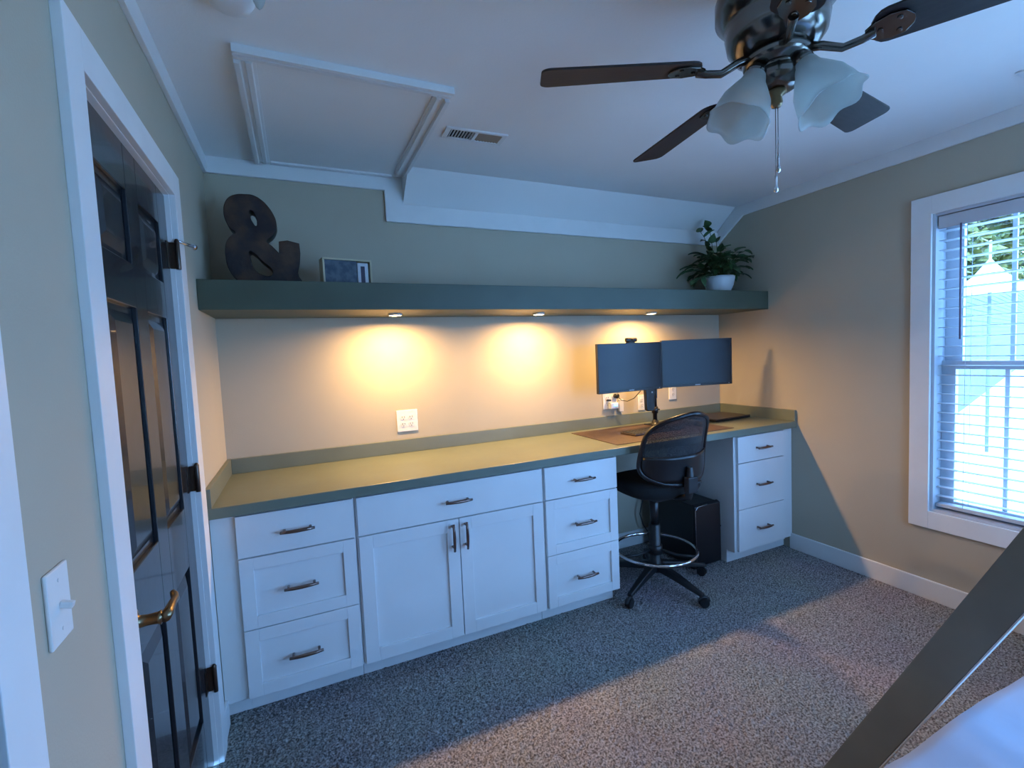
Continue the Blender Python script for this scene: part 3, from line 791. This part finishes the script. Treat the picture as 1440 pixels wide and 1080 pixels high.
b = B(); b.lathe([(0, -.004), (.008, -.004), (.009, 0), (0, 0)], (0, -.012, .02), 18, mtx=Matrix.Rotation(R(90), 3, 'X') @ Matrix.Scale(-1, 3, (0, 0, 1))); b.obj('lens', M['blackgloss'], wc)
ma = thing('monitor_stand', 'black pole stand behind the two monitors', 'monitor stand', (2.650, -.17, ZT + .0037))
b = B(); b.lathe([(0, 0), (.05, 0), (.05, .008), (.026, .014), (.022, .03), (.015, .04)], (0, 0, 0), 24); b.box((-.05, -.05, 0), (.05, .06, .006)); b.obj('base', M['black'], ma)
b = B(); b.tube([(0, 0, .02), (0, 0, .48)], .0145, 14); b.obj('pole', M['black'], ma)
b = B(); b.tube([(0, 0, .085), (0, 0, .13)], .022, 14); b.tube([(.015, 0, .107), (.04, 0, .107)], .006, 8); b.obj('collar', M['black'], ma)
b = B(); b.tube([(0, 0, .42), (-.14, .01, .42), (-.27, -.028, .42)], .014, 10); b.box((-.32, -.05, .37), (-.22, -.042, .47)).box((-.28, -.045, .40), (-.26, -.02, .44)); b.obj('arm', M['black'], ma)
b = B(); b.tube([(0, 0, .42), (.14, .01, .42), (.262, -.06, .42)], .014, 10); b.box((.215, -.095, .37), (.315, -.087, .47), rot=rotz(R(-13.5))).box((.255, -.088, .40), (.275, -.05, .44)); b.obj('arm', M['black'], ma)
ds = thing('power_brick', 'black device hanging below the left monitor beside the pole', 'device', (2.560, -.235, 1.03))
b = B(); b.prism([(-.034, 0, .012), (-.022, 0, 0), (.022, 0, 0), (.034, 0, .020), (.040, 0, .155), (-.040, 0, .155)], (0, .03, 0)); b.obj('device_body', M['black'], ds, bevel=.004)
b = B(); b.box((.048, .005, .085), (.062, .02, .155)); b.box((.04, .008, .12), (.05, .016, .13)); b.obj('bracket', M['black'], ds, bevel=.002)
b = B(); b.disc((.012, 0, .13), .006, 14, (0, -1, 0), .002); b.obj('button', M['card'], ds)

# desk things
b = B(); b.box((2.005, -.585, ZT + .0005), (2.945, -.085, ZT + .0035)); tag(b.obj('desk_mat', M['leather'], bevel=.001), 'dark brown leather desk mat on the worktop below the monitors', 'desk mat')
kb = thing('keyboard', 'slim dark keyboard on the brown desk mat, partly behind the chair', 'keyboard', (2.46, -.36, ZT + .0036), R(4))
b = B(); b.box((-.215, -.07, 0), (.215, .07, .010)); b.obj('keyboard_body', M['laptop'], kb, bevel=.003)
b = B()
for r_ in range(5):
    for c_ in range(15): b.box((-.207 + c_ * .0278, -.062 + r_ * .025, .010), (-.207 + c_ * .0278 + .024, -.062 + r_ * .025 + .021, .014))
b.obj('keys', M['black'], kb, bevel=.0008)
ms = thing('mouse', 'black computer mouse on the right part of the desk mat', 'mouse', (2.845, -.40, ZT + .0036), R(8))
b = B(); b.lathe([(0, .036), (.016, .034), (.027, .026), (.032, .012), (.031, .001), (0, 0)], (0, 0, 0), 28)
for v in b.bm.verts: v.co.y *= 1.75
b.obj('mouse_body', M['black'], ms, smooth=True)
b = B(); b.tube([(0, .035, .028), (0, .045, .026)], .004, 8); b.obj('scroll_wheel', M['bronze'], ms)
lp = thing('laptop', 'closed dark laptop lying on the worktop in the right corner', 'laptop', (3.225, -.215, ZT), R(3))
b = B(); b.box((-.185, -.125, .004), (.185, .125, .014)); b.box((-.15, -.1, 0), (.15, -.09, .004)).box((-.15, .09, 0), (.15, .1, .004)); b.obj('laptop_base', M['black'], lp, bevel=.003)
b = B(); b.box((-.185, -.125, .0145), (.185, .125, .021)); b.obj('lid', M['laptop'], lp, bevel=.003)

# ------------------------------------------------------------------ computer tower, hook, cable
tw = thing('computer_tower', 'black computer tower on the carpet under the desk', 'computer', (2.735, -.315, 0))
b = B(); b.box((-.10, -.20, .012), (.115, .21, .43)); b.obj('case', M['black'], tw, bevel=.006)
b = B(); b.prism([(-.105, -.20, .012), (-.105, -.232, .03), (-.105, -.228, .425), (-.105, -.20, .437)], (.225, 0, 0)); b.obj('front_panel', M['blackgloss'], tw, bevel=.004)
b = B(); b.tube([(-.104, -.236, .05), (-.104, -.232, .40), (-.085, -.232, .424), (.0, -.230, .43)], .0018, 6); b.obj('edge_trim', M['chrome'], tw)['label'] = 'thin silver edge strip'
for (px_, py_) in ((-.08, -.18), (.095, -.18), (-.08, .18), (.095, .18)):
    b = B(); b.box((px_ - .015, py_ - .02, 0), (px_ + .015, py_ + .02, .013)); b.obj('foot', M['steel'] if (px_ > 0 and py_ < 0) else M['black'], tw, bevel=.002)
b = B(); b.tube([(2.898, -.505, .245), (2.880, -.505, .235), (2.874, -.512, .23), (2.874, -.516, .30), (2.874, -.512, .405)], .005, 8)
tag(b.obj('cable_hook', M['black']), 'black wire hook on the side of the far right cabinet beside the computer tower', 'hook')
b = B(); b.tube([(2.655, -.03, .868), (2.655, -.04, .60), (2.640, -.05, .40), (2.60, -.06, .32), (2.580, -.06, .25), (2.60, -.07, .17), (2.640, -.08, .10), (2.65, -.09, .012)], .0042, 7)
tag(b.obj('power_cable', M['black']), 'thin black cable hanging down the wall under the desk', 'cable')

# ------------------------------------------------------------------ drafting chair
CC = Vector((2.30, -.54, 0))
ch = thing('drafting_chair', 'black mesh-back drafting chair with chrome foot ring pulled up to the desk', 'chair', CC)
for k in range(5):
    a = R(24 - 180 + 72 * k); d = Vector((math.cos(a), math.sin(a), 0)); s_ = Vector((-d.y, d.x, 0))
    b = B(); P0, P1, P2 = d * .03 + Vector((0, 0, .125)), d * .18 + Vector((0, 0, .105)), d * .345 + Vector((0, 0, .072))
    secs = []
    for (p, w_, h_) in ((P0, .030, .030), (P1, .025, .022), (P2, .017, .012)):
        secs.append([b.bm.verts.new(p + s_ * (w_ * sx_) + Vector((0, 0, h_ * sz_))) for sx_, sz_ in ((-1, -.8), (1, -.8), (.75, .8), (-.75, .8))])
    for i in range(2):
        for q in range(4): b.bm.faces.new((secs[i][q], secs[i][(q+1) % 4], secs[i+1][(q+1) % 4], secs[i+1][q]))
    b.bm.faces.new(secs[0][::-1]); b.bm.faces.new(secs[2])
    lg_ = b.obj('leg', M['black'], ch, bevel=.006)
    b = B(); ca = a + 1.1 * k; cd = Vector((math.cos(ca), math.sin(ca), 0)); cs = Vector((-cd.y, cd.x, 0)); cp = d * .335 + cd * .012 + Vector((0, 0, .028))
    for s2 in (-1, 1): b.disc(cp + cs * (.010 * s2) - cs * (.0065 if s2 < 0 else -.0) , .0265, 24, cs, .0075 * 1)
    b.tube([d * .335 + Vector((0, 0, .03)), d * .335 + Vector((0, 0, .078))], .007, 8)
    # hood
    hood = []
    for q in range(7):
        an = R(10 + 25 * q); hood.append(cp + cd * (math.cos(an) * .030) + Vector((0, 0, math.sin(an) * .031)))
    b.tube(hood, .010, 8)
    b.obj('caster', M['black'], lg_, bevel=.001)
b = B(); b.lathe([(0, .085), (.045, .09), (.050, .13), (.044, .15), (.034, .155), (.034, .38), (.030, .385), (.0, .39)], (0, 0, 0), 28); b.obj('column', M['black'], ch)
b = B(); b.lathe([(.0, .38), (.023, .38), (.026, .44), (.030, .58), (0, .58)], (0, 0, 0), 20); b.obj('gas_lift', M['blackgloss'], ch)
RZ = .225
b = B(); b.tube([(math.cos(2*PI*k/48) * .245, math.sin(2*PI*k/48) * .245, RZ) for k in range(48)], .0095, 12, closed=True)
fr = b.obj('foot_ring', M['chrome'], ch); fr['label'] = 'chrome foot ring'
b = B(); b.lathe([(.035, RZ - .03), (.044, RZ - .025), (.044, RZ + .025), (.035, RZ + .03)], (0, 0, 0), 24)
for k in range(3):
    a = R(60 + 120 * k); d = Vector((math.cos(a), math.sin(a), 0)); b.tube([d * .035 + Vector((0, 0, RZ)), d * .13 + Vector((0, 0, RZ - .012)), d * .24 + Vector((0, 0, RZ))], .009, 8)
b.obj('ring_hub', M['black'], ch)
b = B(); b.box((-.09, -.12, .56), (.09, .10, .58)); b.tube([(.06, 0, .595), (.20, .03, .585), (.25, .03, .59)], .006, 8); b.obj('tilt_mechanism', M['black'], ch, bevel=.006)
# seat cushion: rounded superellipse
b = B(); prof = [(.0, .575), (.55, .578), (.80, .592), (.95, .615), (1.0, .645), (.985, .668), (.93, .682), (.75, .692), (0, .690)]
n = 44; rings = []
for (r_, z) in prof:
    ring = []
    for k in range(n):
        an = 2 * PI * k / n; c_, s2 = math.cos(an), math.sin(an)
        ex = (abs(c_) ** 3.0 + abs(s2) ** 3.0) ** (-1 / 3.0)
        front_drop = -.018 * max(0, s2 * r_) ** 4
        ring.append(b.bm.verts.new((c_ * ex * r_ * .245, s2 * ex * r_ * .235 + .0, z + front_drop)))
    rings.append(ring)
for i in range(len(rings) - 1):
    for k in range(n): f = b.bm.faces.new((rings[i][k], rings[i][(k+1) % n], rings[i+1][(k+1) % n], rings[i+1][k])); f.smooth = True
b.obj('seat', M['blackfab'], ch)
# backrest: curved shell surface param (u across, v up)
def back_pt(u, v):
    """u -1..1, v 0..1 ; z .70..1.10"""
    z = .705 + .385 * v
    x = .255 * u
    wrap = .125 * abs(u) ** 2.1
    lean = -.045 * v + .03 * (1 - (2 * v - .7) ** 2) * .5
    y = -.275 + wrap + lean
    return Vector((x, y, z))
def outline(v):     # half-width of the D-shaped frame at height v
    return (1 - abs(2 * v - 1.0) ** 3.2) ** .5 * .10 + .90 * (1 - .18 * v) * (1 - abs(2 * v - .96) ** 5 * .55)
loop = []
N = 26
vs_ = [i / N for i in range(N + 1)]
for v in vs_: loop.append(back_pt(-outline(v), v))
for i in range(1, 8): loop.append(back_pt(-outline(1) + 2 * outline(1) * i / 8, 1.0 + .02 * math.sin(PI * i / 8)))
for v in reversed(vs_): loop.append(back_pt(outline(v), v))
for i in range(1, 8): loop.append(back_pt(outline(0) - 2 * outline(0) * i / 8, 0 - .03 * math.sin(PI * i / 8)))
b = B(); b.tube(loop, .0135, 10, closed=True); b.obj('back_frame', M['blackgloss'], ch)
def sheet(b, v0, v1, off, nu=20, nv=14, shr=1.0):
    rows = []
    for j in range(nv + 1):
        v = v0 + (v1 - v0) * j / nv; ow = outline(min(max(v, 0), 1)) * shr
        rows.append([b.bm.verts.new(back_pt(-ow + 2 * ow * i / nu, v) + Vector((0, off, 0))) for i in range(nu + 1)])
    for j in range(nv):
        for i in range(nu): f = b.bm.faces.new((rows[j][i], rows[j][i+1], rows[j+1][i+1], rows[j+1][i])); f.smooth = True
b = B(); sheet(b, 0.0, 1.0, 0); b.obj('back_mesh', M['mesh'], ch)
# lumbar shell behind the mesh: solid lower crescent
b = B(); sheet(b, 0.02, .40, -.012, 20, 8, .98)
lm = b.obj('lumbar_shell', M['blackgloss'], ch); md = lm.modifiers.new('thick', 'SOLIDIFY'); md.thickness = .008
b = B()
b.tube([(0, -.10, .60), (0, -.22, .60), (0, -.285, .625), (0, -.300, .70), (0, -.298, .80)], [.018, .02, .022, .024, .016], 10)
b.box((-.035, -.325, .655), (.035, -.285, .745)); b.obj('back_bracket', M['black'], ch, bevel=.005)
b = B(); b.tube([(.035, -.305, .70), (.075, -.30, .705)], .010, 10); b.obj('adjust_knob', M['black'], ch)

# ------------------------------------------------------------------ bed and slanted rail
bd = thing('bed', 'bed with a rumpled pale blue-white cover at the lower right corner', 'bed', (2.40, -2.85, 0))
inv_b = Matrix.Translation(-bd.location)
BX0, BX1, BY0, BY1 = 1.33, 3.45, -3.62, -2.155
b = B(); b.box((BX0 + .02, BY0 + .02, .14), (BX1 - .01, BY1 - .03, .27))
for (x, y) in ((BX0 + .05, BY1 - .09), (BX1 - .07, BY1 - .09), (BX0 + .05, BY0 + .08), (BX1 - .07, BY0 + .08)): b.box((x - .03, y - .03, 0), (x + .03, y + .03, .14))
o = ho(b, bd, 'bed_frame', M['bedwood'], bevel=.004)
b = B(); b.box((BX0 + .03, BY0 + .03, .27), (BX1 - .02, BY1 - .04, .455)); ho(b, bd, 'mattress', M['sheet'], bevel=.03, seg=4)
b = B(); nu, nv = 90, 60; rq = random.Random(5); rows = []
from mathutils import noise
for j in range(nv + 1):
    row = []
    for i in range(nu + 1):
        u, v = i / nu, j / nv
        x = BX0 + (BX1 - .006 - BX0) * u; y = BY0 + (BY1 - BY0) * v
        e = min(v, 1 - v, u * 1.5) ; ez = 1 - max(0, 1 - e / .035) ** 2
        z = .31 + .195 * ez + .016 * noise.noise(Vector((x * 3.2, y * 4.5, .3))) + .006 * noise.noise(Vector((x * 11, y * 7, 1.3)))
        y += .018 * noise.noise(Vector((x * 2.3, 4.4, .7))) * (1 if v > .9 else 0)
        row.append(b.bm.verts.new((x, y, z)))
    rows.append(row)
for j in range(nv):
    for i in range(nu): f = b.bm.faces.new((rows[j][i], rows[j][i+1], rows[j+1][i+1], rows[j+1][i])); f.smooth = True
ho(b, bd, 'quilt', M['sheet'])
# slanted rail rising beside the bed
rl = thing('slanted_rail', 'grey painted board with white edge slanting up across the lower right corner', 'board', (1.845, -1.84, 0))
dirv = Vector((0, -.484, 1.02)).normalized(); nrm = Vector((0, dirv.z, -dirv.y)) # perpendicular in plane, toward +y
p0 = Vector((1.83, -1.822, .0)); L = 1.95
def rp(s_, t_, x): return Vector((x, 0, 0)) + Vector((0, p0.y, p0.z)) + dirv * s_ - nrm * t_
wd = .088
q = [rp(0, 0, 1.83), rp(L, 0, 1.83), rp(L, wd, 1.83), rp(-wd * (-nrm.z) / dirv.z * -1 if False else 0.041, wd, 1.83)]
b = B(); b.prism([(1.83, p0.y, .001), tuple(rp(L, 0, 1.83)), tuple(rp(L, wd, 1.83)), (1.83, p0.y - wd / dirv.z, .001)], (.026, 0, 0))
ho(b, rl, 'board', M['rail'], bevel=.001)
b = B(); o2 = wd + .0005
b.prism([tuple(rp(.05, o2, 1.8305)), tuple(rp(L, o2, 1.8305)), tuple(rp(L, o2 + .003, 1.8305)), tuple(rp(.05, o2 + .003, 1.8305))], (.025, 0, 0))
ho(b, rl, 'edge_strip', M['railedge'])

# ------------------------------------------------------------------ outside
b = B(); b.box((W + T + .02, -30, -.36), (70, 40, -.30)); structure(b.obj('ground', M['concrete']))
b = B(); b.box((-30, -40, -.36), (W + T, YR - T - .02, -.30)); structure(b.obj('ground', M['concrete']))
nh = thing('neighbour_house', 'pale clapboard wall of the house next door seen through the blind', 'house', (20, 4.5, -.3))
A = Vector((9.0, 1.32, 0)); dv = Vector((23.8, 6.74, 0)).normalized(); nv_ = Vector((-dv.y, dv.x, 0))
b = B(); Lh = 31
for k in range(31):
    z0 = -.3 + k * .14
    s0 = max(0, (z0 - 2.02) / .068)
    if s0 > Lh - 1: break
    A0 = A + dv * s0
    p = [A0 + Vector((0, 0, z0)), 0, A0 + Vector((0, 0, z0 + .14))]
    b.prism([p[0] + nv_ * .1, p[0] - nv_ * .018, p[2], p[2] + nv_ * .1], dv * (Lh - s0))
ho(b, nh, 'clapboard_wall', M['siding'])
b = B(); b.prism([A - nv_ * .15 + Vector((0, 0, 2.10)), A + nv_ * .35 + Vector((0, 0, 2.10)), A + nv_ * .35 + Vector((0, 0, 2.18)), A - nv_ * .15 + Vector((0, 0, 2.18))], dv * Lh + Vector((0, 0, .068 * Lh))); ho(b, nh, 'roof', M['siding'])
gz = thing('garden_canopy', 'small white peaked canopy outside the window', 'canopy', (9.5, .55, -.3))
# positions along the camera's sight of the canopy
gc = Vector((9.60, .62, 0))
b = B(); rf = .40
ap = gc + Vector((0, 0, 2.55)); base_ = [gc + Vector((rf * math.cos(2*PI*k/16), rf * math.sin(2*PI*k/16), 2.10)) for k in range(16)]; mid_ = [gc + Vector((rf * .45 * math.cos(2*PI*k/16), rf * .45 * math.sin(2*PI*k/16), 2.30)) for k in range(16)]
vb = [b.bm.verts.new(v) for v in base_]; vm = [b.bm.verts.new(v) for v in mid_]; va = b.bm.verts.new(ap); vu = [b.bm.verts.new(v - Vector((0, 0, .05))) for v in base_]
for k in range(16):
    k2 = (k + 1) % 16; b.bm.faces.new((vb[k], vb[k2], vm[k2], vm[k])); b.bm.faces.new((vm[k], vm[k2], va)); b.bm.faces.new((vu[k], vu[k2], vb[k2], vb[k]))
b.bm.faces.new(vu)
ho(b, gz, 'canopy_roof', M['roof'])
b = B(); b.tube([gc + Vector((0, 0, 2.5)), gc + Vector((0, 0, 2.80))], .015, 8); ho(b, gz, 'finial', M['roof'])
b = B(); b.tube([gc + Vector((0, 0, -.3)), gc + Vector((0, 0, 2.12))], .022, 8); ho(b, gz, 'post', M['siding'])
rt = random.Random(3)
def tree(x, y, h_, w_, label):
    t_ = thing('tree', label, 'tree', (x, y, -.3), group='trees behind the house next door')
    b = B(); b.tube([(0, 0, 0), (.1, .05, h_ * .35), (0, .1, h_ * .7)], [.22, .16, .06], 10); b.obj('trunk', M['bark'], t_)
    b = B()
    cl = [(rt.uniform(-w_, w_) * .6, rt.uniform(-w_, w_) * .6, rt.uniform(h_ * .2, h_ * .92), rt.uniform(.9, 1.7)) for _ in range(34)]
    for cx_, cy_, cz_, cr_ in cl:
        for _ in range(150):
            d = Vector((rt.gauss(0, 1), rt.gauss(0, 1), rt.gauss(0, 1))).normalized() * cr_ * rt.uniform(.35, 1)
            p = Vector((cx_, cy_, cz_)) + d; a_ = Vector((rt.gauss(0, 1), rt.gauss(0, 1), rt.gauss(0, 1))).normalized(); c_ = a_.orthogonal().normalized(); s_ = rt.uniform(.2, .45)
            f = b.bm.faces.new([b.bm.verts.new(p + a_ * s_), b.bm.verts.new(p + c_ * s_ * .6), b.bm.verts.new(p - a_ * s_), b.bm.verts.new(p - c_ * s_ * .6)])
    b.obj('crown', M['foliage'], t_)
tree(24, 9.1, 9.5, 2.4, 'leafy green tree at the left side of the view through the blind')
tree(32.5, 11.6, 11.5, 2.8, 'leafy green tree in the middle of the view through the blind')
tree(42, 13.2, 13.0, 3.0, 'leafy green tree furthest back in the view through the blind')
tree(50, 14.2, 15.0, 3.4, 'distant leafy green tree at the right edge of the view')
